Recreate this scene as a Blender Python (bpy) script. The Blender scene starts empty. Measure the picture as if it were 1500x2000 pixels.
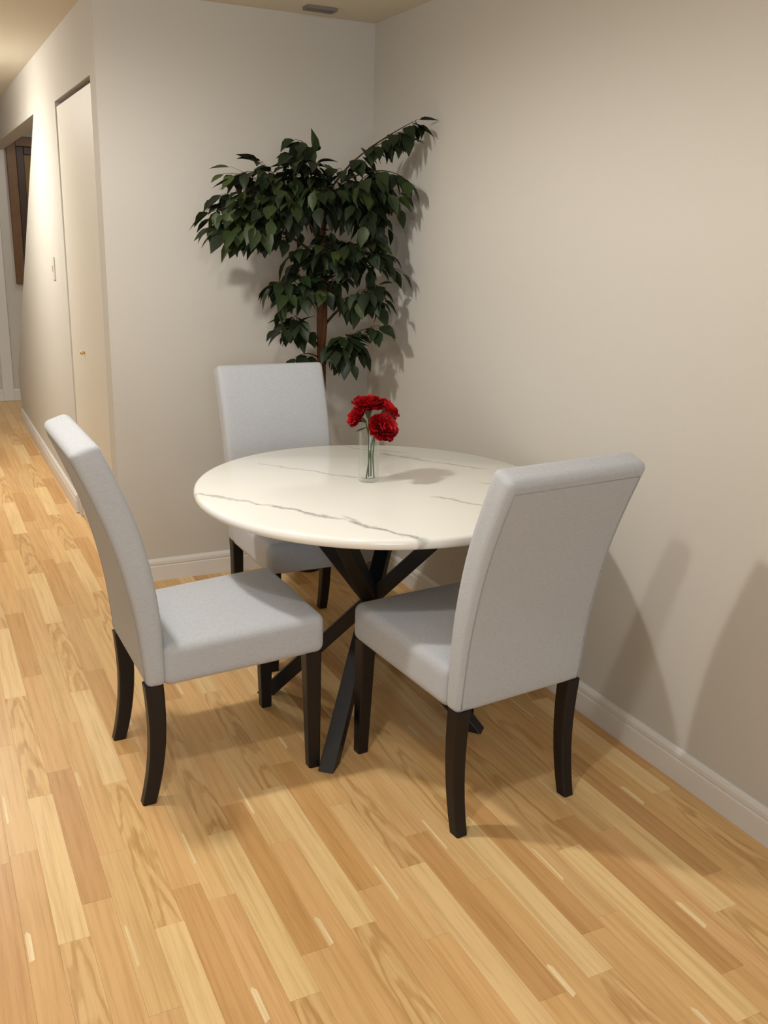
import bpy, bmesh, math, random
from mathutils import Vector, Matrix, noise as mnoise

scene = bpy.context.scene
COL = scene.collection
R = math.radians

# ------------------------------------------------------------------ camera
cam_d = bpy.data.cameras.new('camera')
cam_d.sensor_fit = 'VERTICAL'
cam_d.sensor_height = 36.0
cam_d.sensor_width = 27.0
cam_d.lens = 1839.35 / 2000 * 36.0
cam_d.clip_start = 0.05
cam = bpy.data.objects.new('camera', cam_d)
COL.objects.link(cam)
YAW, PITCH, ROLL = 0.464, 0.288, 0.029
fw = Vector((math.sin(YAW) * math.cos(PITCH), math.cos(YAW) * math.cos(PITCH), -math.sin(PITCH)))
rt = Vector((math.cos(YAW), -math.sin(YAW), 0))
up = rt.cross(fw)
r2 = rt * math.cos(ROLL) + up * math.sin(ROLL)
u2 = up * math.cos(ROLL) - rt * math.sin(ROLL)
m = Matrix((r2, u2, -fw)).transposed().to_4x4()
m.translation = Vector((-1.863, -3.936, 1.5))
cam.matrix_world = m
scene.camera = cam

# ------------------------------------------------------------------ world, lamps, exposure
world = bpy.data.worlds.new('world')
scene.world = world
world.use_nodes = True
world.node_tree.nodes['Background'].inputs[0].default_value = (1.0, 0.95, 0.88, 1)
world.node_tree.nodes['Background'].inputs[1].default_value = 0.02

scene.view_settings.view_transform = 'Standard'
scene.view_settings.look = 'None'
scene.view_settings.gamma = 1.0
scene.view_settings.use_curve_mapping = False
scene.view_settings.exposure = -0.82

WARM = (1.0, 0.962, 0.905)


def ceiling_lamp(name, loc, watts, color=WARM, radius=0.05, cone=179, blend=0.40, fill=0.19):
    d = bpy.data.lights.new(name, 'SPOT')
    d.energy = watts
    d.color = color
    d.shadow_soft_size = radius
    d.spot_size = R(cone)
    d.spot_blend = blend
    o = bpy.data.objects.new(name, d)
    o.location = loc
    COL.objects.link(o)
    # added fill light below the lamp, brightening ceiling and upper walls
    g = bpy.data.lights.new(name + '_fill', 'POINT')
    g.energy = watts * fill
    g.color = color
    g.shadow_soft_size = 0.12
    p = bpy.data.objects.new(name + '_fill', g)
    p.location = (loc[0], loc[1], loc[2] - 0.14)
    COL.objects.link(p)
    return o


ceiling_lamp('ceiling_lamp', (-1.83, -1.40, 2.30), 128)
ceiling_lamp('ceiling_lamp', (-1.69, -2.77, 2.30), 62)
ceiling_lamp('ceiling_lamp', (-0.45, -6.20, 2.30), 58)
ceiling_lamp('ceiling_lamp', (-1.95, 1.80, 2.30), 190, WARM, 0.12, 179, 0.95)
ceiling_lamp('ceiling_lamp', (-0.70, 3.90, 2.30), 20)
# daylight from a window behind the viewer
wd = bpy.data.lights.new('window_daylight', 'AREA')
wd.shape = 'RECTANGLE'
wd.size, wd.size_y = 1.8, 1.3
wd.energy = 100
wd.color = (0.80, 0.90, 1.0)
wo = bpy.data.objects.new('window_daylight', wd)
wo.location = (-2.6, -7.15, 1.45)
wo.rotation_euler = (R(90), 0, 0)
COL.objects.link(wo)


# ------------------------------------------------------------------ helpers
def mesh_obj(name, bm, mat, parent=None, smooth=False):
    me = bpy.data.meshes.new(name)
    bm.normal_update()
    bm.to_mesh(me)
    bm.free()
    if mat:
        me.materials.append(mat)
    if smooth:
        me.polygons.foreach_set('use_smooth', [True] * len(me.polygons))
    o = bpy.data.objects.new(name, me)
    COL.objects.link(o)
    if parent:
        o.parent = parent
    return o


def link_copy(o, parent=None):
    c = o.copy()
    COL.objects.link(c)
    c.parent = parent
    return c


def copy_tree(o, parent=None):
    c = link_copy(o, parent)
    for ch in list(o.children):
        copy_tree(ch, c)
    return c


def empty(name, loc=(0, 0, 0), rz=0.0):
    o = bpy.data.objects.new(name, None)
    o.empty_display_size = 0.1
    o.location = loc
    o.rotation_euler = (0, 0, rz)
    COL.objects.link(o)
    return o


def tag(o, label, cat, group=None):
    o['label'] = label
    o['category'] = cat
    if group:
        o['group'] = group
    return o


def structure(o, label=None, cat=None):
    o['kind'] = 'structure'
    if label:
        o['label'] = label
    if cat:
        o['category'] = cat
    return o


def add_box(bm, x0, x1, y0, y1, z0, z1):
    vs = [bm.verts.new(p) for p in ((x0, y0, z0), (x1, y0, z0), (x1, y1, z0), (x0, y1, z0),
                                    (x0, y0, z1), (x1, y0, z1), (x1, y1, z1), (x0, y1, z1))]
    for f in ((3, 2, 1, 0), (4, 5, 6, 7), (0, 1, 5, 4), (1, 2, 6, 5), (2, 3, 7, 6), (3, 0, 4, 7)):
        bm.faces.new([vs[i] for i in f])
    return vs


def bevel_all(bm, off, seg=2):
    bmesh.ops.bevel(bm, geom=list(bm.edges), offset=off, segments=seg, profile=0.5, affect='EDGES')


def add_prism(bm, poly, fn):
    """poly: list of 2d points, fn(p, k) -> 3d for k in (0, 1)"""
    a = [bm.verts.new(fn(p, 0)) for p in poly]
    b = [bm.verts.new(fn(p, 1)) for p in poly]
    n = len(poly)
    bm.faces.new(list(reversed(a)))
    bm.faces.new(b)
    for i in range(n):
        bm.faces.new((a[i], a[(i + 1) % n], b[(i + 1) % n], b[i]))
    bmesh.ops.recalc_face_normals(bm, faces=bm.faces[:])


def add_tube(bm, pts, rads, seg=8, cap=True):
    pts = [Vector(p) for p in pts]
    if isinstance(rads, (int, float)):
        rads = [rads] * len(pts)
    rings = []
    ref = Vector((0.3, 0.8, 0.5))
    for i, p in enumerate(pts):
        t = (pts[min(i + 1, len(pts) - 1)] - pts[max(i - 1, 0)]).normalized()
        if abs(t.dot(ref)) > 0.95:
            ref = Vector((1, 0, 0))
        n = (ref - t * ref.dot(t)).normalized()
        b = t.cross(n)
        ref = n
        rings.append([bm.verts.new(p + (n * math.cos(a) + b * math.sin(a)) * rads[i])
                      for a in [2 * math.pi * k / seg for k in range(seg)]])
    for i in range(len(rings) - 1):
        for k in range(seg):
            bm.faces.new((rings[i][k], rings[i][(k + 1) % seg], rings[i + 1][(k + 1) % seg], rings[i + 1][k]))
    if cap:
        bm.faces.new(list(reversed(rings[0])))
        bm.faces.new(rings[-1])


def add_lathe(bm, prof, seg=32, center=(0, 0), close=False):
    rings = []
    for r, z in prof:
        rings.append([bm.verts.new((center[0] + r * math.cos(2 * math.pi * k / seg),
                                    center[1] + r * math.sin(2 * math.pi * k / seg), z)) for k in range(seg)])
    n = len(rings)
    for i in range(n if close else n - 1):
        a, b = rings[i], rings[(i + 1) % n]
        for k in range(seg):
            bm.faces.new((a[k], a[(k + 1) % seg], b[(k + 1) % seg], b[k]))
    if not close:
        if prof[0][0] > 1e-5:
            bm.faces.new(list(reversed(rings[0])))
        if prof[-1][0] > 1e-5:
            bm.faces.new(rings[-1])
    bmesh.ops.remove_doubles(bm, verts=bm.verts[:], dist=1e-6)
    bmesh.ops.recalc_face_normals(bm, faces=bm.faces[:])


def rounded_box(bm, hx, hy, hz, r, warp=None, inner=6):
    """rounded box with half sizes hx, hy, hz; warp maps a Vector to a Vector"""
    def ticks(h):
        e = [h - r + r * math.sin(math.pi / 2 * k / 4) for k in range(1, 5)]
        mid = [(-1 + 2 * k / inner) * (h - r) for k in range(inner + 1)]
        return [-v for v in reversed(e)] + mid + e
    T = [ticks(h) for h in (hx, hy, hz)]
    H = (hx, hy, hz)
    cache = {}

    def vert(p):
        key = tuple(round(c, 6) for c in p)
        if key in cache:
            return cache[key]
        q = Vector([max(-(H[i] - r), min(H[i] - r, p[i])) for i in range(3)])
        d = Vector(p) - q
        if d.length > 1e-9:
            d = d.normalized() * r
        v = q + d
        if warp:
            v = warp(v)
        cache[key] = bm.verts.new(v)
        return cache[key]
    for ax in range(3):
        a, b = [(1, 2), (2, 0), (0, 1)][ax]
        for s in (-1, 1):
            for i in range(len(T[a]) - 1):
                for j in range(len(T[b]) - 1):
                    quad = []
                    for (ii, jj) in ((i, j), (i + 1, j), (i + 1, j + 1), (i, j + 1)):
                        p = [0, 0, 0]
                        p[ax] = s * H[ax]
                        p[a] = T[a][ii]
                        p[b] = T[b][jj]
                        quad.append(vert(p))
                    if s < 0:
                        quad.reverse()
                    if len(set(quad)) == 4:
                        bm.faces.new(quad)


# ------------------------------------------------------------------ materials
def srgb(r, g, b):
    def f(c):
        c /= 255.0
        return c / 12.92 if c <= 0.04045 else ((c + 0.055) / 1.055) ** 2.4
    return (f(r), f(g), f(b), 1.0)


class NT:
    def __init__(self, name):
        self.mat = bpy.data.materials.new(name)
        self.mat.use_nodes = True
        self.t = self.mat.node_tree
        self.bsdf = self.t.nodes['Principled BSDF']

    def n(self, kind, **kw):
        nd = self.t.nodes.new(kind)
        for k, v in kw.items():
            if hasattr(nd, k):
                setattr(nd, k, v)
            else:
                nd.inputs[k.replace('_', ' ')].default_value = v
        return nd

    def l(self, a, b):
        self.t.links.new(a, b)

    def math(self, op, a, b=None, c=None, clamp=False):
        nd = self.t.nodes.new('ShaderNodeMath')
        nd.operation = op
        nd.use_clamp = clamp
        for i, v in enumerate((a, b, c)):
            if v is None:
                continue
            if isinstance(v, (int, float)):
                nd.inputs[i].default_value = v
            else:
                self.l(v, nd.inputs[i])
        return nd.outputs[0]

    def mix(self, fac, a, b, mode='MIX'):
        nd = self.t.nodes.new('ShaderNodeMix')
        nd.data_type = 'RGBA'
        nd.blend_type = mode
        for sock, v in ((nd.inputs[0], fac), (nd.inputs[6], a), (nd.inputs[7], b)):
            if isinstance(v, (int, float, tuple)):
                sock.default_value = v
            else:
                self.l(v, sock)
        return nd.outputs[2]

    def noise(self, vec, scale, detail=3, rough=0.5):
        nd = self.n('ShaderNodeTexNoise')
        nd.inputs['Scale'].default_value = scale
        nd.inputs['Detail'].default_value = detail
        nd.inputs['Roughness'].default_value = rough
        if vec is not None:
            self.l(vec, nd.inputs['Vector'])
        return nd.outputs['Fac']

    def coord(self, which='Object', scale=None):
        tc = self.n('ShaderNodeTexCoord')
        if scale is None:
            return tc.outputs[which]
        mp = self.n('ShaderNodeMapping')
        mp.inputs['Scale'].default_value = scale
        self.l(tc.outputs[which], mp.inputs['Vector'])
        return mp.outputs[0]

    def bump(self, height, strength, dist=0.01):
        b = self.n('ShaderNodeBump')
        b.inputs['Strength'].default_value = strength
        b.inputs['Distance'].default_value = dist
        self.l(height, b.inputs['Height'])
        self.l(b.outputs[0], self.bsdf.inputs['Normal'])

    def ramp(self, fac, stops):
        r = self.n('ShaderNodeValToRGB')
        el = r.color_ramp.elements
        while len(el) < len(stops):
            el.new(0.5)
        for e, (p, c) in zip(el, stops):
            e.position = p
            e.color = c
        self.l(fac, r.inputs[0])
        return r.outputs[0]


def plain(name, col, rough=0.5, var=0.06, scale=8, spec=0.5, bump=0.0, bscale=200):
    t = NT(name)
    v = t.coord('Object')
    f = t.noise(v, scale, 4)
    dark = tuple(c * (1 - var) for c in col[:3]) + (1,)
    lite = tuple(min(1, c * (1 + var)) for c in col[:3]) + (1,)
    t.l(t.mix(f, dark, lite), t.bsdf.inputs['Base Color'])
    t.bsdf.inputs['Roughness'].default_value = rough
    t.bsdf.inputs['Specular IOR Level'].default_value = spec
    if bump:
        t.bump(t.noise(v, bscale, 3), bump, 0.002)
    return t.mat


M_wall = plain('wall_paint', srgb(196, 192, 184), 0.75, 0.015, 3, 0.3, 0.12, 160)
M_ceil = plain('ceiling_paint', srgb(214, 206, 188), 0.9, 0.02, 3, 0.2, 0.2, 120)
M_trim = plain('trim_paint', srgb(216, 213, 208), 0.4, 0.01, 5, 0.4)
M_door = plain('door_paint', srgb(214, 208, 196), 0.5, 0.015, 3, 0.4)
M_gap_shade = plain('gap_shade', srgb(110, 98, 82), 0.9, 0.05)  # flat dark tone painted as the shade in the closet door gap
M_leg = plain('espresso_wood', srgb(14, 8, 10), 0.45, 0.15, 20, 0.4)
M_metal = plain('black_metal', srgb(15, 15, 18), 0.45, 0.08, 20, 0.5)
M_brass = plain('brass', srgb(214, 184, 120), 0.3, 0.05)
M_brass.node_tree.nodes['Principled BSDF'].inputs['Metallic'].default_value = 0.8
M_vent = plain('grey_vent_paint', srgb(120, 116, 110), 0.6, 0.05)
M_plate = plain('switch_plastic', srgb(208, 201, 188), 0.4, 0.01)
M_pot = plain('plastic_pot', srgb(58, 46, 38), 0.6, 0.1)
M_soil = plain('dry_moss', srgb(60, 45, 30), 0.95, 0.4, 60, 0.2, 0.5, 80)


def fabric():
    t = NT('grey_linen')
    v = t.coord('Object')
    a = t.noise(t.coord('Object', (800, 70, 800)), 1.0, 3)
    b = t.noise(t.coord('Object', (70, 800, 800)), 1.0, 3)
    w = t.math('MULTIPLY', t.math('ADD', a, b), 0.5)
    big = t.noise(v, 6, 3)
    c = t.ramp(w, [(0.3, srgb(160, 163, 168)), (0.7, srgb(190, 193, 198))])
    c = t.mix(t.math('MULTIPLY', big, 0.25), c, srgb(175, 178, 183))
    t.l(c, t.bsdf.inputs['Base Color'])
    t.bsdf.inputs['Roughness'].default_value = 0.9
    t.bsdf.inputs['Specular IOR Level'].default_value = 0.15
    t.bsdf.inputs['Sheen Weight'].default_value = 0.15
    t.bump(w, 0.2, 0.0015)
    return t.mat


M_fab = fabric()
M_seam = plain('grey_seam_thread', srgb(150, 153, 160), 0.9, 0.05, 40, 0.1)


def marble():
    t = NT('white_marble')
    tc = t.n('ShaderNodeTexCoord')
    sep = t.n('ShaderNodeSeparateXYZ')
    t.l(tc.outputs['Object'], sep.inputs[0])
    X, Y = sep.outputs[0], sep.outputs[1]
    n1 = t.math('SUBTRACT', t.noise(tc.outputs['Object'], 7, 4, 0.6), 0.5)
    n2 = t.math('SUBTRACT', t.noise(tc.outputs['Object'], 23, 3, 0.6), 0.5)
    wob = t.math('ADD', t.math('MULTIPLY', n1, 0.10), t.math('MULTIPLY', n2, 0.022))
    patch = t.noise(tc.outputs['Object'], 12, 2)
    total = None
    veins = [((-.565, .10), (-.385, -.13), .0050, .75), ((-.405, -.11), (-.245, -.335), .0055, .9),
             ((-.255, -.325), (-.115, -.57), .0055, .95), ((-.40, -.12), (-.30, -.25), .004, .55),
             ((-.27, .38), (.0, .045), .0042, .55), ((.19, .385), (.43, .03), .005, .7),
             ((.08, -.19), (.26, -.43), .0045, .7), ((-.244, -.27), (-.240, -.38), .005, .5),
             ((.10, .52), (.30, .33), .004, .45), ((.30, -.10), (.50, -.22), .004, .5)]
    for (a, b, w, s) in veins:
        dx, dy = b[0] - a[0], b[1] - a[1]
        L = math.hypot(dx, dy)
        dx, dy = dx / L, dy / L
        u = t.math('MULTIPLY_ADD', X, dx, t.math('MULTIPLY_ADD', Y, dy, -(a[0] * dx + a[1] * dy)))
        d = t.math('MULTIPLY_ADD', X, -dy, t.math('MULTIPLY_ADD', Y, dx, a[0] * dy - a[1] * dx))
        d = t.math('ABSOLUTE', t.math('ADD', d, wob))
        line = t.math('SUBTRACT', 1.0, t.math('DIVIDE', d, w * 2.3), clamp=True)
        m1 = t.math('DIVIDE', u, 0.03, clamp=True)
        m2 = t.math('DIVIDE', t.math('SUBTRACT', L, u), 0.05, clamp=True)
        v = t.math('MULTIPLY', t.math('MULTIPLY', line, m1), t.math('MULTIPLY', m2, s))
        total = v if total is None else t.math('MAXIMUM', total, v)
    total = t.math('MULTIPLY', total, t.math('ADD', patch, 0.45), clamp=True)
    base = t.mix(t.noise(tc.outputs['Object'], 3, 4), srgb(230, 230, 224), srgb(237, 237, 231))
    c = t.mix(total, base, srgb(150, 150, 146))
    t.l(c, t.bsdf.inputs['Base Color'])
    t.bsdf.inputs['Roughness'].default_value = 0.14
    t.bsdf.inputs['Specular IOR Level'].default_value = 0.5
    return t.mat


M_marble = marble()


def wood(name, cathedral=False):
    t = NT(name)
    info = t.n('ShaderNodeObjectInfo')
    tc = t.n('ShaderNodeTexCoord')
    off = t.n('ShaderNodeVectorMath', operation='SCALE')
    comb = t.n('ShaderNodeCombineXYZ')
    for k in range(3):
        t.l(info.outputs['Random'], comb.inputs[k])
    t.l(comb.outputs[0], off.inputs[0])
    off.inputs[3].default_value = 37.0
    add = t.n('ShaderNodeVectorMath', operation='ADD')
    t.l(tc.outputs['Object'], add.inputs[0])
    t.l(off.outputs[0], add.inputs[1])
    P = add.outputs[0]

    def mapped(sc):
        mp = t.n('ShaderNodeMapping')
        mp.inputs['Scale'].default_value = sc
        t.l(P, mp.inputs['Vector'])
        return mp.outputs[0]
    fine = t.noise(mapped((220, 6, 1)), 1.0, 3)
    broad = t.noise(mapped((75, 2.4, 1)), 1.0, 5, 0.65)
    base = info.outputs['Color']
    dark = t.mix(1.0, base, (0.74, 0.66, 0.56, 1), 'MULTIPLY')
    g = t.math('MULTIPLY', t.math('SUBTRACT', broad, 0.44), 3.0, clamp=True)
    c = t.mix(g, base, dark)
    if cathedral:
        sep = t.n('ShaderNodeSeparateXYZ')
        t.l(tc.outputs['Object'], sep.inputs[0])
        wob = t.noise(mapped((30, 5, 1)), 1.0, 3)
        x2 = t.math('POWER', t.math('ADD', sep.outputs[0], t.math('MULTIPLY', t.math('SUBTRACT', info.outputs['Random'], 0.5), 0.02)), 2.0)
        ph = t.math('ADD', t.math('MULTIPLY', sep.outputs[1], 26.0),
                    t.math('ADD', t.math('MULTIPLY', x2, 5200.0), t.math('MULTIPLY', wob, 15.0)))
        s = t.math('SINE', ph)
        band = t.math('MULTIPLY', t.math('MULTIPLY', t.math('ADD', s, 0.25), 0.9, clamp=True), t.math('MULTIPLY', broad, 1.15))
        c = t.mix(band, c, t.mix(1.0, base, (0.64, 0.50, 0.36, 1), 'MULTIPLY'))
    fcol = t.mix(t.math('MULTIPLY', fine, 0.22), c, t.mix(1.0, c, (0.7, 0.62, 0.52, 1), 'MULTIPLY'))
    t.l(fcol, t.bsdf.inputs['Base Color'])
    t.bsdf.inputs['Roughness'].default_value = 0.36
    t.bsdf.inputs['Specular IOR Level'].default_value = 0.4
    return t.mat


M_wood = wood('oak_laminate')
M_cath = wood('oak_laminate_cathedral', True)


def wood_far():
    """floor base seen only between and far beyond the planks"""
    t = NT('oak_laminate_base')
    tc = t.n('ShaderNodeTexCoord')
    br = t.n('ShaderNodeTexBrick')
    mp = t.n('ShaderNodeMapping')
    mp.inputs['Rotation'].default_value = (0, 0, R(90))
    t.l(tc.outputs['Object'], mp.inputs['Vector'])
    t.l(mp.outputs[0], br.inputs['Vector'])
    br.inputs['Scale'].default_value = 1.0
    br.inputs['Brick Width'].default_value = 0.6
    br.inputs['Row Height'].default_value = 0.0667
    br.inputs['Mortar Size'].default_value = 0.0008
    br.inputs['Color1'].default_value = srgb(203, 158, 102)
    br.inputs['Color2'].default_value = srgb(226, 190, 134)
    br.inputs['Mortar'].default_value = srgb(120, 84, 48)
    t.l(br.outputs['Color'], t.bsdf.inputs['Base Color'])
    t.bsdf.inputs['Roughness'].default_value = 0.4
    return t.mat


M_base = wood_far()


def leaf_mat():
    t = NT('ficus_leaf')
    info = t.n('ShaderNodeObjectInfo')
    geo = t.n('ShaderNodeNewGeometry')
    f = t.noise(geo.outputs['Position'], 9, 3)
    f = t.math('MULTIPLY', t.math('ADD', f, info.outputs['Random']), 0.5)
    c = t.ramp(f, [(0.25, srgb(20, 25, 17)), (0.55, srgb(34, 47, 23)), (0.85, srgb(66, 78, 36))])
    t.l(c, t.bsdf.inputs['Base Color'])
    t.bsdf.inputs['Roughness'].default_value = 0.5
    t.bsdf.inputs['Specular IOR Level'].default_value = 0.3
    return t.mat


M_leaf = leaf_mat()
M_bark = plain('ficus_bark', srgb(96, 62, 40), 0.85, 0.25, 40, 0.2, 0.5, 60)
M_twig = plain('ficus_twig', srgb(58, 44, 30), 0.85, 0.2, 40, 0.2)
M_petal = plain('red_petal', srgb(158, 7, 18), 0.7, 0.25, 40, 0.2)
M_stem = plain('green_stem', srgb(70, 84, 52), 0.6, 0.15, 40, 0.3)


def glass():
    """thin clear glass: mostly see-through, with a mirror sheen that grows towards grazing angles"""
    t = NT('clear_glass')
    tr = t.n('ShaderNodeBsdfTransparent')
    tr.inputs[0].default_value = (0.982, 0.99, 0.984, 1)
    gl = t.n('ShaderNodeBsdfGlossy')
    gl.inputs['Roughness'].default_value = 0.03
    lw = t.n('ShaderNodeLayerWeight')
    lw.inputs['Blend'].default_value = 0.5
    fac = t.math('MULTIPLY_ADD', t.math('POWER', lw.outputs['Facing'], 4.0), 0.55, 0.035)
    mx = t.n('ShaderNodeMixShader')
    t.l(fac, mx.inputs[0])
    t.l(tr.outputs[0], mx.inputs[1])
    t.l(gl.outputs[0], mx.inputs[2])
    t.l(mx.outputs[0], t.t.nodes['Material Output'].inputs['Surface'])
    return t.mat


M_glass = glass()
M_frame = plain('brown_frame_wood', srgb(104, 74, 44), 0.5, 0.3, 30, 0.4)
M_frame_dark = plain('dark_frame_inset', srgb(58, 38, 28), 0.5, 0.2, 30, 0.4)
M_print = plain('brown_print', srgb(110, 88, 52), 0.6, 0.35, 12, 0.3)

# ------------------------------------------------------------------ room shell
H = 2.337      # ceiling height
WX = -1.154    # hallway side of the dining wall
LX, FY, HY = -4.3, -7.2, 4.85

# floor: base slab with planks laid on it
bm = bmesh.new()
add_box(bm, LX, 0.12, FY, HY + 0.1, -0.10, -0.004)
floor = structure(mesh_obj('floor', bm, M_base), 'honey oak strip floor running from dining corner into hallway', 'floor')

rnd = random.Random(5)
LIGHT, MED, BROWN, TAN = srgb(234, 203, 148), srgb(221, 180, 124), srgb(207, 163, 107), srgb(224, 187, 131)
plank_mesh = {}


def plank(length, mat):
    key = (round(length, 2), mat.name)
    if key not in plank_mesh:
        bm = bmesh.new()
        hw, hl = 0.0667 / 2 - 0.0001, key[0] / 2 - 0.0001
        vs = add_box(bm, -hw, hw, -hl, hl, -0.004, 0.0)
        top = [e for e in bm.edges if all(v.co.z > -0.001 for v in e.verts)]
        bmesh.ops.bevel(bm, geom=top, offset=0.0003, segments=1, affect='EDGES')
        me = bpy.data.meshes.new('plank')
        bm.to_mesh(me)
        bm.free()
        me.materials.append(mat)
        plank_mesh[key] = me
    return plank_mesh[key]


def jitter(c, a=0.045):
    k = 1 + rnd.uniform(-a, a)
    return (c[0] * k, c[1] * k * (1 + rnd.uniform(-.012, .012)), c[2] * k * (1 + rnd.uniform(-.03, .03)), 1)


def lay(x, y0, y1, mat, col):
    L = round(y1 - y0, 2)
    o = bpy.data.objects.new('plank', plank(L, mat))
    o.location = (x, (y0 + y1) / 2, rnd.uniform(-0.00025, 0.0))
    o.color = jitter(col)
    COL.objects.link(o)
    o.parent = floor
    return o


sliver_mesh = {}


def sliver(x, y0, y1, w):
    key = (round(y1 - y0, 2), w)
    if key not in sliver_mesh:
        bm = bmesh.new()
        hl = key[0] / 2
        poly = [(-w / 2, -hl), (w / 2, -hl + .006), (w / 2, hl - .012), (-w * .1, hl), (-w / 2, hl - .008)]
        add_prism(bm, poly, lambda p, k: (p[0], p[1], -0.001 + 0.0014 * k))
        me = bpy.data.meshes.new('filler_strip')
        bm.to_mesh(me)
        bm.free()
        me.materials.append(M_wood)
        sliver_mesh[key] = me
    o = bpy.data.objects.new('filler_strip', sliver_mesh[key])
    o.location = (x, (y0 + y1) / 2, 0)
    o.color = srgb(240, 218, 172)
    COL.objects.link(o)
    o.parent = floor


BW = 0.2
known = {-1: -2.2, 0: -2.64, 1: -2.90, 2: -2.68, 3: -2.80, 4: -2.34, 5: -2.48, 6: -2.76, 7: -2.125, 8: -2.5}
SW = BW / 3
YMIN = -3.15
far_bm = bmesh.new()
for k in range(-1, 9):
    xb = -0.385 - BW * k + (0.003 if k > 4 else 0)
    o_k = known[k]
    ymax_k = 0.0 if xb + BW > WX + 0.01 and xb >= WX else HY
    for s in range(3):
        xc = xb + SW * (s + 0.5)
        if xc > 0.02:
            continue
        ymax = 0.0 if xc > WX else 3.4
        if s == 1:
            y = o_k - 0.62
            seq = [(0.62, M_cath, TAN), (0.60, M_wood, LIGHT)]
            while y > YMIN:
                y -= 1.22
        elif s == 0:
            y = o_k - 0.34 - 1.25
            seq = [(0.70, M_wood, MED), (0.55, M_wood, TAN)]
            while y > YMIN:
                y -= 1.25
        else:
            y = o_k + 0.11 - 1.25
            seq = [(0.60, M_wood, BROWN), (0.65, M_wood, MED)]
            while y > YMIN:
                y -= 1.25
        i = 0
        while y < ymax:
            L, mt, cl = seq[i % 2]
            y1 = min(y + L, ymax)
            if y1 > YMIN - 0.2 and y1 - y > 0.03:
                lay(xc, y, y1, mt, cl)
            y += L
            i += 1
    for (a, b, w, dx) in ((-0.03, 0.07, 0.012, 0.010), (0.50, 0.64, 0.006, 0.010), (1.24, 1.32, 0.009, 0.008)):
        if xb + dx < -0.03 and o_k + b < (0 if xb > WX - 0.02 else 3.3) and o_k + a > YMIN:
            sliver(xb + dx, o_k + a, o_k + b, w)
# remaining floor surface beyond the laid planks (far hallway, behind and left of the camera)
for (x0, x1, y0, y1) in ((LX, -2.0, FY, HY), (-2.0, 0.0, FY, -3.9), (-2.0, 0.0, 3.4, HY), (WX, 0.0, 0.13, 3.4)):
    bmf = bmesh.new()
    add_box(bmf, x0, x1, y0, y1, -0.0045, -0.0006)
    o = mesh_obj('plank_field', bmf, M_base, floor)
    o['kind'] = 'stuff'

# ceiling
bm = bmesh.new()
add_box(bm, LX, 0.12, FY, HY + 0.1, H, H + 0.1)
structure(mesh_obj('ceiling', bm, M_ceil), 'cream painted ceiling above dining corner', 'ceiling')

# walls
def wall(name, x0, x1, y0, y1, z0=0.0, z1=H, label=None):
    bm = bmesh.new()
    add_box(bm, x0, x1, y0, y1, z0, z1)
    return structure(mesh_obj(name, bm, M_wall), label, 'wall')


wall('wall_right', 0.0, 0.12, FY, HY, label='long beige wall to the right of the table')
wall('wall_back', WX, 0.0, 0.0, 0.12, label='beige wall behind the plant and rear chair')
wall('wall_left', LX - 0.12, LX, FY, HY, label='wall out of frame on the left')
wall('wall_front', LX, 0.0, FY - 0.12, FY, label='wall behind the viewer')
wall('wall_far', LX, 0.0, HY, HY + 0.12, label='shaded wall at the far end of the hallway')
wall('wall_hallway_left', LX, -2.35, 0.0, 0.12, label='wall beside the hallway entrance')
wall('wall_hallway_side', -2.35, -2.23, 0.0, HY, label='left side of the hallway')

# window behind the viewer that lets the daylight in
w1 = structure(empty('window_1', (-2.6, FY, 1.45)), 'white framed window behind the viewer', 'window')
for (x0, x1, z0, z1) in ((-.98, -.90, -.73, .73), (.90, .98, -.73, .73), (-.90, .90, -.73, -.65), (-.90, .90, .65, .73), (-.02, .02, -.65, .65)):
    bm = bmesh.new()
    add_box(bm, x0, x1, 0.0, 0.03, z0, z1)
    mesh_obj('window_frame', bm, M_trim, w1)

# hallway right wall: header over the closet door, body with a raking stair edge, header over the stair opening
TH = 0.10
D0, D1, DZ = 0.13, 1.075, 2.03
bm = bmesh.new()
add_box(bm, WX, WX + TH, 0.12, D1 + 0.012, DZ + 0.022, H)
poly = [(D1 + 0.012, 0.0), (3.88, 0.0), (4.0, 0.37), (1.9, 2.07), (1.9, H), (D1 + 0.012, H)]
add_prism(bm, poly, lambda p, k: (WX + TH * k, p[0], p[1]))
add_box(bm, WX, WX + TH, 1.9, HY, 2.07, H)
structure(mesh_obj('wall_hallway', bm, M_wall), 'bright hallway wall with closet door and raking stair edge', 'wall')
# added dark sheet, its colour standing in for shade in the door gap
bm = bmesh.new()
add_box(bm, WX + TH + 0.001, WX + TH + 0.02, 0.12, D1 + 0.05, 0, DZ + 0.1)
structure(mesh_obj('gap_sheet', bm, M_gap_shade), 'dark sheet for the painted shade behind the closet door gap', 'trim')

door = structure(empty('door_1', (WX, D0, 0)), 'flush cream closet door in the hallway wall', 'door')
bm = bmesh.new()
add_box(bm, 0.006, 0.041, 0.004, D1 - D0 + 0.005, 0.012, DZ)
bevel_all(bm, 0.0015, 1)
mesh_obj('door_panel', bm, M_door, door)
bm = bmesh.new()
add_lathe(bm, [(0.0, 0.0), (0.007, 0.0), (0.005, 0.006), (0.006, 0.008), (0.010, 0.012), (0.010, 0.017), (0.007, 0.021), (0.0, 0.022)], 16)
bmesh.ops.rotate(bm, verts=bm.verts[:], matrix=Matrix.Rotation(R(-90), 3, 'Y'))
bmesh.ops.translate(bm, verts=bm.verts[:], vec=(0.006, 0.56, 0.92))
k = mesh_obj('door_knob', bm, M_brass, door, True)
k['label'] = 'small brass door knob'

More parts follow.
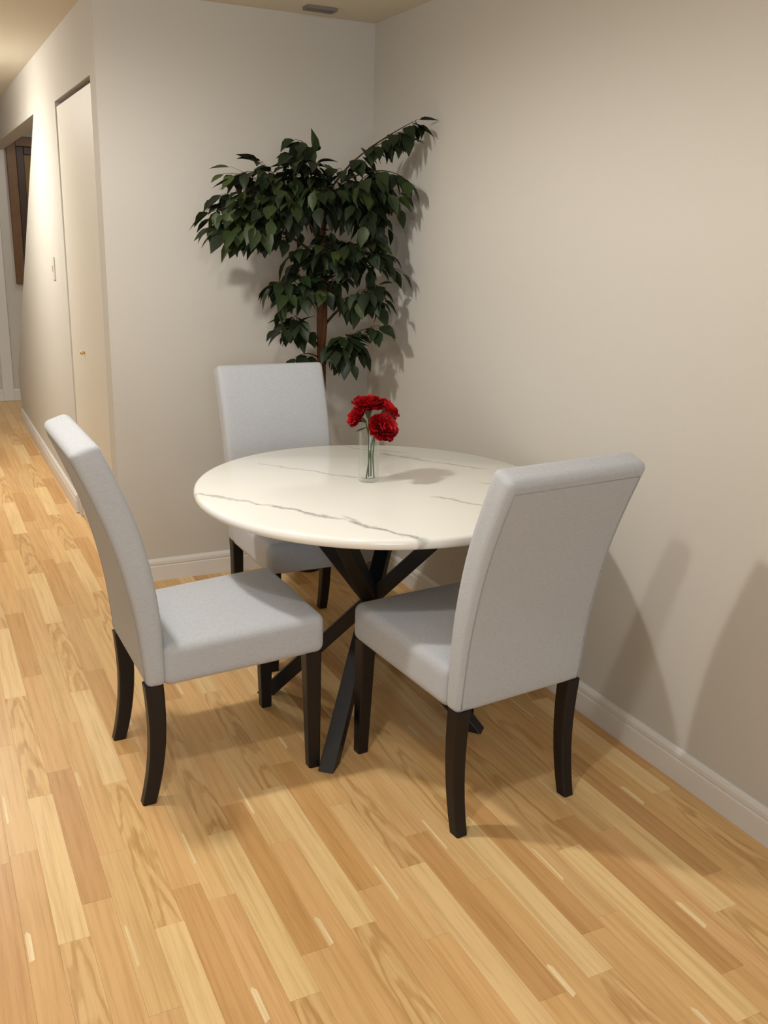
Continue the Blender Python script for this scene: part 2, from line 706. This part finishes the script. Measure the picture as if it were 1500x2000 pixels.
# baseboards (moulded profile)
PROF = [(0, 0), (0.014, 0), (0.014, 0.066), (0.0105, 0.069), (0.0105, 0.073), (0.0135, 0.076), (0.013, 0.088), (0.008, 0.097), (0.004, 0.1), (0, 0.1)]


def baseboard(name, fn, label):
    bm = bmesh.new()
    add_prism(bm, PROF, fn)
    return structure(mesh_obj(name, bm, M_trim), label, 'baseboard')


baseboard('baseboard_right', lambda p, k: (-p[0], (FY, 0.0)[k], p[1]), 'white moulded baseboard along the right wall')
baseboard('baseboard_back', lambda p, k: ((WX, -0.0)[k], -p[0], p[1]), 'white moulded baseboard behind the rear chair')
baseboard('baseboard_hallway', lambda p, k: (WX - p[0], (D1 + 0.10, 3.88)[k], p[1]), 'bright white baseboard along the hallway wall')
baseboard('baseboard_far', lambda p, k: ((-2.23, -0.0)[k], HY - p[0], p[1]), 'white baseboard at the end of the hallway')
bm = bmesh.new()
add_box(bm, -1.215, -1.124, HY - 0.022, HY, 0.0, 2.06)
bevel_all(bm, 0.004, 2)
structure(mesh_obj('trim_1', bm, M_trim), 'white vertical casing on the far hallway wall', 'trim')

# light switch plate on the hallway wall
sw = tag(empty('light_switch', (WX - 0.0006, 1.50, 1.27)), 'cream light switch plate on the hallway wall beside closet door', 'switch')
bm = bmesh.new()
add_box(bm, -0.006, 0.0, -0.038, 0.038, -0.06, 0.06)
bevel_all(bm, 0.002, 2)
mesh_obj('cover_plate', bm, M_plate, sw)
bm = bmesh.new()
add_box(bm, -0.012, -0.006, -0.008, 0.008, -0.016, 0.016)
bevel_all(bm, 0.0015, 1)
mesh_obj('toggle', bm, M_plate, sw)

# framed picture on the far wall
pf = tag(empty('picture_frame', (-0.72, HY, 1.585)), 'tall brown wooden picture frame on the far hallway wall', 'picture frame')
hw, hh = 0.315, 0.588


def frame_ring(name, hw, hh, b, y0, y1, mat):
    for (x0, x1, z0, z1) in ((-hw, -hw + b, -hh, hh), (hw - b, hw, -hh, hh), (-hw + b, hw - b, -hh, -hh + b), (-hw + b, hw - b, hh - b, hh)):
        bm = bmesh.new()
        add_box(bm, x0, x1, y0, y1, z0, z1)
        bevel_all(bm, 0.004, 1)
        mesh_obj(name, bm, mat, pf)


frame_ring('frame_bar', hw, hh, 0.075, -0.045, -0.001, M_frame)
frame_ring('inset_bar', hw - 0.076, hh - 0.076, 0.06, -0.03, -0.001, M_frame_dark)
bm = bmesh.new()
add_box(bm, -hw + 0.137, hw - 0.137, -0.015, -0.001, -hh + 0.137, hh - 0.137)
mesh_obj('picture_panel', bm, M_print, pf)

# small ceiling vent above the corner
vt = tag(empty('ceiling_vent', (-0.308, -0.145, H)), 'small grey slotted vent on the ceiling above the plant', 'vent')
bm = bmesh.new()
for (x0, x1, y0, y1) in ((-.062, .062, -.03, -.022), (-.062, .062, .022, .03), (-.062, -.052, -.022, .022), (.052, .062, -.022, .022)):
    add_box(bm, x0, x1, y0, y1, -0.012, -0.0005)
mesh_obj('vent_frame', bm, M_vent, vt)
for i in range(4):
    bm = bmesh.new()
    yy = -0.0165 + i * 0.011
    add_box(bm, -0.052, 0.052, yy - 0.0035, yy + 0.0035, -0.010, -0.002)
    mesh_obj('slat', bm, M_vent, vt)

# ------------------------------------------------------------------ chairs
# local frame: +x is where a sitter looks, origin on the floor between the rear legs


def lerp_tab(tab, z):
    for (z0, v0), (z1, v1) in zip(tab, tab[1:]):
        if z <= z1:
            f = max(0.0, (z - z0) / (z1 - z0))
            f2 = f
            return v0 + (v1 - v0) * f2
    return tab[-1][1]


def smooth_tab(tab, z):
    return sum(lerp_tab(tab, z + d) for d in (-.06, -.04, -.02, 0, .02, .04, .06)) / 7


REAR = [(0.25, 0.010), (0.347, 0.004), (0.45, -0.004), (0.567, -0.018), (0.728, -0.054), (0.833, -0.088), (0.899, -0.115), (0.985, -0.150), (1.1, -0.198)]
FRONT = [(0.25, 0.056), (0.45, 0.054), (0.557, 0.048), (0.627, 0.038), (0.697, 0.024), (0.779, 0.004), (0.85, -0.022), (0.957, -0.066), (1.0, -0.086), (1.1, -0.135)]


def make_chair():
    root = empty('dining_chair')
    # seat
    bm = bmesh.new()

    def seat_warp(v):
        x, y, z = v
        if z > 0:
            crown = 0.012 * max(0, 1 - (y / 0.22) ** 2) * max(0, 1 - (x / 0.225) ** 2)
            z += crown
        z += 0.012 * (x / 0.225)
        wid = 1.0 + 0.03 * (x / 0.225)
        return Vector((x, y * wid, z))
    rounded_box(bm, 0.228, 0.218, 0.058, 0.026, seat_warp)
    bmesh.ops.translate(bm, verts=bm.verts[:], vec=(0.275, 0, 0.409))
    seat = mesh_obj('seat', bm, M_fab, root, True)
    # backrest, leaning and curving backwards
    bm = bmesh.new()

    def back_warp(v):
        z = v.z + 0.6710
        t = (z - 0.345) / 0.645
        r, f = smooth_tab(REAR, z), smooth_tab(FRONT, z)
        return Vector((r + (f - r) * (v.x / 0.062 + 0.5), v.y * (1 - 0.02 * (1 - t)), z + 0.4 * v.x * t))
    rounded_box(bm, 0.031, 0.215, 0.3255, 0.018, back_warp, 16)
    back = mesh_obj('backrest', bm, M_fab, root, True)
    # stitched seams along the two rear edges and the top of the backrest
    bm = bmesh.new()
    zs = [0.36 + (0.965 - 0.36) * k / 16 for k in range(17)]

    def rear(z, y):
        t = (z - 0.345) / 0.645
        return (smooth_tab(REAR, z) + 0.0004, y, z - 0.0124 * t)
    pts = [rear(z, -0.196) for z in zs] + [rear(z, 0.196) for z in reversed(zs)]
    add_tube(bm, pts, 0.0016, 5)
    mesh_obj('seam', bm, M_seam, back, True)
    # legs
    for sy in (-1, 1):
        bm = bmesh.new()
        sec = []
        for k in range(9):
            z = 0.35 * (1 - k / 8)
            u = k / 8
            cx = 0.024 + 0.012 * math.sin(u * math.pi * 0.75) - 0.034 * u ** 2.2
            w = 0.0245 - 0.006 * u
            wy = 0.021 - 0.004 * u
            cy = sy * (0.186 + 0.0 * u)
            c = 0.004
            sec.append([bm.verts.new((cx + a, cy + b, z)) for a, b in
                        ((-w + c, -wy), (w - c, -wy), (w, -wy + c), (w, wy - c), (w - c, wy), (-w + c, wy), (-w, wy - c), (-w, -wy + c))])
        for i in range(8):
            for q in range(8):
                bm.faces.new((sec[i][q], sec[i][(q + 1) % 8], sec[i + 1][(q + 1) % 8], sec[i + 1][q]))
        bm.faces.new(sec[0])
        bm.faces.new(list(reversed(sec[-1])))
        bmesh.ops.recalc_face_normals(bm, faces=bm.faces[:])
        mesh_obj('leg', bm, M_leg, root)
    for sy in (-1, 1):
        bm = bmesh.new()
        sec = []
        for k in range(5):
            u = k / 4
            z = 0.368 * (1 - u)
            w = 0.0235 - 0.0065 * u
            cx, cy = 0.470 + 0.006 * u, sy * (0.195 + 0.004 * u)
            c = 0.004
            sec.append([bm.verts.new((cx + a, cy + b, z)) for a, b in
                        ((-w + c, -w), (w - c, -w), (w, -w + c), (w, w - c), (w - c, w), (-w + c, w), (-w, w - c), (-w, -w + c))])
        for i in range(4):
            for q in range(8):
                bm.faces.new((sec[i][q], sec[i][(q + 1) % 8], sec[i + 1][(q + 1) % 8], sec[i + 1][q]))
        bm.faces.new(sec[0])
        bm.faces.new(list(reversed(sec[-1])))
        bmesh.ops.recalc_face_normals(bm, faces=bm.faces[:])
        mesh_obj('leg', bm, M_leg, root)
    return root


chair = make_chair()
CG = 'upholstered chairs around the round table'
tag(chair, 'light grey upholstered chair on the left, turned sideways beside the hallway', 'chair', CG)
chair.location = (-1.420, -1.483, 0)
chair.rotation_euler.z = R(1.0)
c2 = copy_tree(chair)
tag(c2, 'light grey upholstered chair nearest the right wall, its back to the viewer', 'chair', CG)
c2.location = (-0.531, -2.112, 0)
c2.rotation_euler.z = R(96)
c3 = copy_tree(chair)
tag(c3, 'light grey upholstered chair behind the table, in front of the plant', 'chair', CG)
c3.location = (-0.638, -0.565, 0)
c3.rotation_euler.z = R(-90)

# ------------------------------------------------------------------ table
TX, TY, TZ, TR, TT = -0.612, -1.383, 0.75, 0.563, 0.031
table = tag(empty('dining_table', (TX, TY, 0)), 'round white marble dining table with crossed black legs', 'table')
bm = bmesh.new()
add_lathe(bm, [(0.0, -TT), (TR - 0.012, -TT), (TR - 0.006, -TT + 0.002), (TR - 0.001, -TT + 0.008), (TR, -TT / 2), (TR - 0.0015, -0.007),
               (TR - 0.006, -0.002), (TR - 0.012, 0.0), (0.0, 0.0)], 128)
top = mesh_obj('tabletop', bm, M_marble, table, True)
top.location = (0, 0, TZ)
BX, BY, ZH = -0.030, -0.040, 0.385
hub = Vector((BX, BY, ZH))
SPREAD = [(-0.262, -0.285), (0.245, -0.262), (-0.268, 0.235), (0.262, 0.285)]
ZT = TZ - TT - 0.006
for i, (fx, fy) in enumerate(SPREAD):
    foot = Vector((BX + fx, BY + fy, 0))
    d = hub - foot
    tip = foot + d * (ZT / ZH)
    # square bar with level cut ends, its flat faces turned along its own lean
    az = math.atan2(d.y, d.x)
    ax = Vector((math.cos(az), math.sin(az), 0))
    ay = Vector((-math.sin(az), math.cos(az), 0))
    hx, hy = 0.030, 0.0235
    bm = bmesh.new()
    lo = [bm.verts.new(foot + ax * a * hx + ay * b * hy) for a, b in ((-1, -1), (1, -1), (1, 1), (-1, 1))]
    hi = [bm.verts.new(tip + ax * a * hx + ay * b * hy) for a, b in ((-1, -1), (1, -1), (1, 1), (-1, 1))]
    bm.faces.new(list(reversed(lo)))
    bm.faces.new(hi)
    for q in range(4):
        bm.faces.new((lo[q], lo[(q + 1) % 4], hi[(q + 1) % 4], hi[q]))
    bmesh.ops.recalc_face_normals(bm, faces=bm.faces[:])
    bevel_all(bm, 0.0025, 2)
    mesh_obj('leg', bm, M_metal, table)
bm = bmesh.new()
add_lathe(bm, [(0.0, TZ - TT - 0.007), (0.33, TZ - TT - 0.007), (0.33, TZ - TT - 0.0005), (0.0, TZ - TT - 0.0005)], 48, (BX, BY))
mesh_obj('mounting_plate', bm, M_metal, table)

# ------------------------------------------------------------------ vase and flowers
VX, VY = -0.625, -1.345
bm = bmesh.new()
vh, vr = 0.160, 0.0315
add_lathe(bm, [(0.0, 0.0), (vr - 0.004, 0.0), (vr - 0.001, 0.002), (vr, 0.006), (vr + 0.001, vh - 0.002), (vr, vh), (vr - 0.0022, vh - 0.001),
               (vr - 0.003, 0.016), (vr - 0.007, 0.011), (0.0, 0.010)], 40)
vase = mesh_obj('vase', bm, M_glass, None, True)
vase.location = (VX, VY, TZ + 0.0004)
tag(vase, 'clear glass cylinder vase in the middle of the marble table', 'vase')


def petal_mesh(idx):
    rr = random.Random(40 + idx)
    bm = bmesh.new()
    nu, nv = 6, 7
    grid = []
    for i in range(nu + 1):
        u = i / nu
        row = []
        half = 0.004 + 0.020 * math.sin(min(1, u * 1.15) * math.pi * 0.55)
        for j in range(nv + 1):
            v = j / nv * 2 - 1
            ruffle = 0.0035 * u * u * math.sin(v * 9 + rr.uniform(0, 1) + idx)
            cup = 0.008 * v * v * (1 - 0.3 * u)
            length = 0.036 * u * (1 - 0.12 * abs(v) ** 3) + 0.0016 * math.sin(v * 17 + idx) * (u > 0.9)
            row.append(bm.verts.new((half * v, -cup + ruffle - 0.010 * u * u * 0.4, length)))
        grid.append(row)
    for i in range(nu):
        for j in range(nv):
            bm.faces.new((grid[i][j], grid[i][j + 1], grid[i + 1][j + 1], grid[i + 1][j]))
    me = bpy.data.meshes.new('petal')
    bm.to_mesh(me)
    bm.free()
    me.materials.append(M_petal)
    me.polygons.foreach_set('use_smooth', [True] * len(me.polygons))
    return me


PETALS = [petal_mesh(i) for i in range(3)]


def flower(head, tilt_dir, tilt, foot, size, label, seed):
    """head, foot: world points; bloom opens along tilt_dir"""
    rr = random.Random(seed)
    root = tag(empty('carnation', foot), label, 'flower', 'red flowers in the glass vase')
    axis = Vector((tilt_dir[0] * math.sin(tilt), tilt_dir[1] * math.sin(tilt), math.cos(tilt))).normalized()
    q = axis.to_track_quat('Z', 'Y')
    hp = Vector(head) - Vector(foot)
    layers = [(5, 8, 0.62), (6, 24, 0.86), (7, 44, 1.0), (8, 66, 1.05), (7, 88, 0.98)]
    for li, (n, ang, sc) in enumerate(layers):
        for k in range(n):
            a = 2 * math.pi * (k + 0.5 * (li % 2) + rr.uniform(-.18, .18)) / n
            p = bpy.data.objects.new('petal', PETALS[(k + li) % 3])
            COL.objects.link(p)
            p.parent = root
            lean = R(ang + rr.uniform(-9, 9))
            loc = Matrix.Rotation(a, 4, 'Z') @ Matrix.Rotation(-lean, 4, 'X')
            s = size * sc * rr.uniform(.92, 1.06)
            p.matrix_local = Matrix.Translation(hp) @ q.to_matrix().to_4x4() @ loc @ Matrix.Diagonal((s, s, s, 1))
    bm = bmesh.new()
    add_lathe(bm, [(0.0, -0.024), (0.004, -0.022), (0.0075, -0.010), (0.0105, 0.004), (0.012, 0.010), (0.0, 0.006)], 10)
    c = mesh_obj('calyx', bm, M_stem, root, True)
    c.matrix_local = Matrix.Translation(hp) @ q.to_matrix().to_4x4() @ Matrix.Diagonal((size, size, size, 1))
    bm = bmesh.new()
    base = hp - axis * 0.022 * size
    mid = base * 0.55 - axis * 0.01
    add_tube(bm, [(0, 0, 0), mid * 0.5, mid, base * 0.85 - axis * 0.004, base], 0.0021, 8)
    mesh_obj('stem', bm, M_stem, root, True)
    return root


zt = TZ + 0.012
fl1 = flower((VX + 0.016, VY - 0.044, TZ + 0.170), (0.35, -0.9), R(50), (VX + 0.014, VY - 0.012, zt), 1.32,
             'red carnation drooping lowest over the front of the vase rim', 1)
flower((VX + 0.002, VY + 0.018, TZ + 0.226), (-0.25, 0.3), R(10), (VX + 0.004, VY + 0.006, zt), 1.30,
       'red carnation standing highest at the top of the bunch', 2)
flower((VX + 0.053, VY + 0.004, TZ + 0.212), (0.95, -0.1), R(50), (VX - 0.012, VY - 0.010, zt), 1.12,
       'red carnation leaning to the right of the bunch', 3)
fl4 = flower((VX - 0.031, VY + 0.004, TZ + 0.200), (-0.95, 0.1), R(60), (VX + 0.014, VY + 0.010, zt), 1.00,
       'red carnation leaning left toward the rear chair', 4)
# small green leaf under the left bloom
bm = bmesh.new()
pts = [(0, 0), (0.010, 0.006), (0.024, 0.007), (0.038, 0.0), (0.024, -0.006), (0.010, -0.005)]
add_prism(bm, pts, lambda p, k: (p[0], p[1], -0.03 * abs(p[0]) + 0.0008 * k))
lf = mesh_obj('flower_leaf', bm, M_stem, fl4)
lf.matrix_local = Matrix.Translation((-0.022, -0.007, 0.160)) @ Matrix.Rotation(R(172), 4, 'Z') @ Matrix.Rotation(R(18), 4, 'Y')

# ------------------------------------------------------------------ ficus tree
PX, PY = -0.335, -0.105
plant = tag(empty('ficus_tree', (PX, PY, 0)), 'tall dark green artificial ficus tree in the corner', 'plant')
O = Vector((PX, PY, 0))
bm = bmesh.new()
add_lathe(bm, [(0.0, 0.0), (0.056, 0.0), (0.064, 0.12), (0.072, 0.13), (0.072, 0.15), (0.064, 0.15), (0.060, 0.13), (0.0, 0.13)], 32)
pot = mesh_obj('pot', bm, M_pot, plant, True)
bm = bmesh.new()
add_lathe(bm, [(0.0595, 0.128), (0.05, 0.138), (0.03, 0.142), (0.0, 0.143)], 24)
mesh_obj('moss', bm, M_soil, pot, True)
bm = bmesh.new()
tr = [(-0.335, -0.105, 0.13), (-0.325, -0.14, 0.45), (-0.310, -0.185, 0.72), (-0.318, -0.215, 0.92), (-0.332, -0.235, 1.12),
      (-0.338, -0.25, 1.35), (-0.335, -0.255, 1.56), (-0.33, -0.26, 1.70)]
add_tube(bm, [Vector(p) - O for p in tr], [.022, .020, .0195, .0195, .018, .016, .012, .006], 10)
add_tube(bm, [Vector(p) + Vector((0.02 * math.cos(i * 1.3), 0.02 * math.sin(i * 1.3), 0)) - O for i, p in enumerate(tr[:7])],
         [.014, .013, .012, .013, .012, .010, .005], 8)
mesh_obj('trunk', bm, M_bark, plant, True)


def leaf_mesh(idx):
    bm = bmesh.new()
    L, W = 0.084, 0.0255
    ss = [(0.0, 0.02), (0.14, 0.62), (0.34, 1.0), (0.58, 0.86), (0.80, 0.42), (1.0, 0.02)]
    fold = (0.30, 0.45, 0.2)[idx]
    bend = (0.20, 0.32, 0.10)[idx]
    rows = []
    for s, w in ss:
        z = -bend * L * s * s
        rows.append([bm.verts.new((s * L + 0.012, -w * W, z + fold * w * W)), bm.verts.new((s * L + 0.012, 0, z)),
                     bm.verts.new((s * L + 0.012, w * W, z + fold * w * W))])
    for a, b in zip(rows, rows[1:]):
        bm.faces.new((a[0], b[0], b[1], a[1]))
        bm.faces.new((a[1], b[1], b[2], a[2]))
    # petiole
    p = [bm.verts.new(c) for c in ((0, 0.001, 0), (0, -0.001, 0), (0.016, -0.0008, 0), (0.016, 0.0008, 0))]
    bm.faces.new(p)
    me = bpy.data.meshes.new('leaf')
    bm.to_mesh(me)
    bm.free()
    me.materials.append(M_leaf)
    me.polygons.foreach_set('use_smooth', [True] * len(me.polygons))
    return me


LEAVES = [leaf_mesh(i) for i in range(3)]
rl = random.Random(11)
# branch: (start, through point, cluster centre, radii, twigs)
CL = [
    ((-0.335, -0.25, 1.42), (-0.45, -0.29, 1.66), (-0.60, -0.31, 1.615), (0.22, 0.16, 0.150), 24),
    ((-0.335, -0.25, 1.38), (-0.50, -0.28, 1.52), (-0.70, -0.33, 1.520), (0.14, 0.13, 0.085), 11),
    ((-0.335, -0.25, 1.50), (-0.36, -0.25, 1.70), (-0.42, -0.29, 1.645), (0.15, 0.17, 0.165), 20),
    ((-0.335, -0.25, 1.50), (-0.27, -0.32, 1.72), (-0.20, -0.40, 1.630), (0.125, 0.13, 0.165), 18),
    ((-0.335, -0.25, 1.46), (-0.32, -0.28, 1.62), (-0.30, -0.33, 1.650), (0.10, 0.12, 0.110), 11),
    ((-0.335, -0.25, 1.30), (-0.33, -0.30, 1.42), (-0.38, -0.33, 1.425), (0.15, 0.13, 0.085), 11),
    ((-0.335, -0.25, 1.28), (-0.26, -0.32, 1.42), (-0.21, -0.40, 1.405), (0.11, 0.11, 0.085), 9),
    ((-0.334, -0.24, 1.18), (-0.42, -0.27, 1.30), (-0.50, -0.31, 1.265), (0.085, 0.09, 0.085), 8),
    ((-0.334, -0.24, 1.16), (-0.30, -0.30, 1.30), (-0.33, -0.33, 1.290), (0.08, 0.09, 0.065), 5),
    ((-0.330, -0.23, 1.10), (-0.25, -0.32, 1.26), (-0.195, -0.40, 1.240), (0.085, 0.09, 0.070), 7),
    ((-0.325, -0.22, 1.02), (-0.42, -0.27, 1.12), (-0.46, -0.29, 1.115), (0.075, 0.07, 0.050), 4),
    ((-0.320, -0.22, 0.98), (-0.27, -0.29, 1.08), (-0.255, -0.35, 1.030), (0.060, 0.07, 0.085), 8),
    ((-0.320, -0.22, 0.95), (-0.21, -0.34, 1.10), (-0.165, -0.42, 1.105), (0.045, 0.05, 0.040), 2),
]
EXTRA = [  # single sprays (start, mid, tip)
    ((-0.31, -0.27, 1.66), (-0.22, -0.40, 1.85), (-0.075, -0.535, 1.885)),
    ((-0.31, -0.27, 1.66), (-0.24, -0.38, 1.83), (-0.105, -0.50, 1.855)),
    ((-0.21, -0.41, 1.81), (-0.13, -0.49, 1.88), (-0.070, -0.545, 1.915)),
    ((-0.26, -0.33, 1.70), (-0.15, -0.45, 1.77), (-0.085, -0.52, 1.690)),
    ((-0.34, -0.25, 1.66), (-0.38, -0.27, 1.84), (-0.475, -0.31, 1.835)),
    ((-0.36, -0.26, 1.55), (-0.66, -0.33, 1.63), (-0.860, -0.36, 1.545)),
    ((-0.34, -0.25, 1.55), (-0.58, -0.33, 1.76), (-0.740, -0.37, 1.690)),
    ((-0.325, -0.22, 0.98), (-0.40, -0.26, 1.03), (-0.465, -0.29, 1.000)),
    ((-0.33, -0.23, 1.06), (-0.45, -0.29, 1.15), (-0.580, -0.34, 1.115)),
    ((-0.33, -0.24, 1.30), (-0.16, -0.40, 1.42), (-0.085, -0.48, 1.350)),
]
leaf_list = []
branches = []


def bez(a, b, c, t):
    return a * (1 - t) ** 2 + b * 2 * t * (1 - t) + c * t * t


def spray(bm, a, b, c, bi, n, rad):
    pts = [bez(a, b, c, k / 6) for k in range(7)]
    add_tube(bm, [p - O for p in pts], [rad * (1 - 0.8 * k / 6) for k in range(7)], 5)
    for k in range(n):
        t = 0.25 + 0.75 * (k + rl.uniform(.1, .9)) / n
        p = bez(a, b, c, t)
        tang = (bez(a, b, c, min(1, t + .05)) - bez(a, b, c, t - .05)).normalized()
        side = tang.cross(Vector((0, 0, 1)))
        if side.length < 1e-3:
            side = Vector((1, 0, 0))
        side.normalize()
        s = 1 if k % 2 else -1
        d = tang * rl.uniform(.3, .9) + side * s * rl.uniform(.3, .9) + Vector((rl.uniform(-.3, .3), rl.uniform(-.3, .3), -rl.uniform(.25, 1.25)))
        if k == n - 1:
            d = tang + Vector((0, 0, -.35))
        leaf_list.append((p, d.normalized(), rl.uniform(.72, 1.10), bi))


for bi, (a, b, c, rad, nt) in enumerate(CL):
    a, b, c = Vector(a), Vector(b), Vector(c)
    bm = bmesh.new()
    pts = [bez(a, b, c, k / 8) for k in range(9)]
    add_tube(bm, [p - O for p in pts], [0.0065 * (1 - 0.65 * k / 8) for k in range(9)], 6)
    for k in range(int(nt * 1.75)):
        while True:
            v = Vector((rl.uniform(-1, 1), rl.uniform(-1, 1), rl.uniform(-1, 1)))
            if 0.25 < v.length < 1:
                break
        v *= 0.94 / max(v.length, 0.55)
        tip = c + Vector((v.x * rad[0], v.y * rad[1], v.z * rad[2]))
        tip.x = min(tip.x, -0.07)
        tip.y = min(tip.y, -0.08)
        st = bez(a, b, c, rl.uniform(.35, 1.0))
        mid = (st + tip) / 2 + Vector((rl.uniform(-.03, .03), rl.uniform(-.03, .03), rl.uniform(.02, .07)))
        n = 4 + (1 if rl.random() < .6 else 0) + (1 if (tip - st).length > .12 else 0)
        spray(bm, st, mid, tip, bi, n, 0.0022)
    branches.append(mesh_obj('branch', bm, M_twig, plant, True))
for j, (a, b, c) in enumerate(EXTRA):
    bm = bmesh.new()
    spray(bm, Vector(a), Vector(b), Vector(c), len(branches), 13 if j < 7 else 6, 0.0035)
    branches.append(mesh_obj('branch', bm, M_twig, plant, True))

kept = [l for l in leaf_list if (l[0] + l[1] * 0.09 * l[2]).x < -0.012 and (l[0] + l[1] * 0.09 * l[2]).y < -0.015]
print('leaves', len(kept))
camp = Vector((-1.863, -3.936, 1.5))
order = sorted(range(len(kept)), key=lambda i: (kept[i][0] - camp).length)
named = set(order[:298])
bm_rest = bmesh.new()
for i, (p, d, s, bi) in enumerate(kept):
    side = d.cross(Vector((rl.uniform(-.4, .4), rl.uniform(-.4, .4), 1))).normalized()
    nrm = side.cross(d).normalized()
    if nrm.z < 0:
        nrm, side = -nrm, -side
    mw = Matrix((d, side, nrm)).transposed().to_4x4() @ Matrix.Diagonal((s, s, s, 1))
    mw.translation = p - O
    me = LEAVES[i % 3]
    if i in named:
        o = bpy.data.objects.new('leaf', me)
        COL.objects.link(o)
        o.parent = branches[bi]
        o.matrix_local = mw
    else:
        base = len(bm_rest.verts)
        vs = [bm_rest.verts.new(mw @ v.co) for v in me.vertices]
        for f in me.polygons:
            bm_rest.faces.new([vs[k] for k in f.vertices])
rest = mesh_obj('inner_foliage', bm_rest, M_leaf, plant, True)
rest['kind'] = 'stuff'
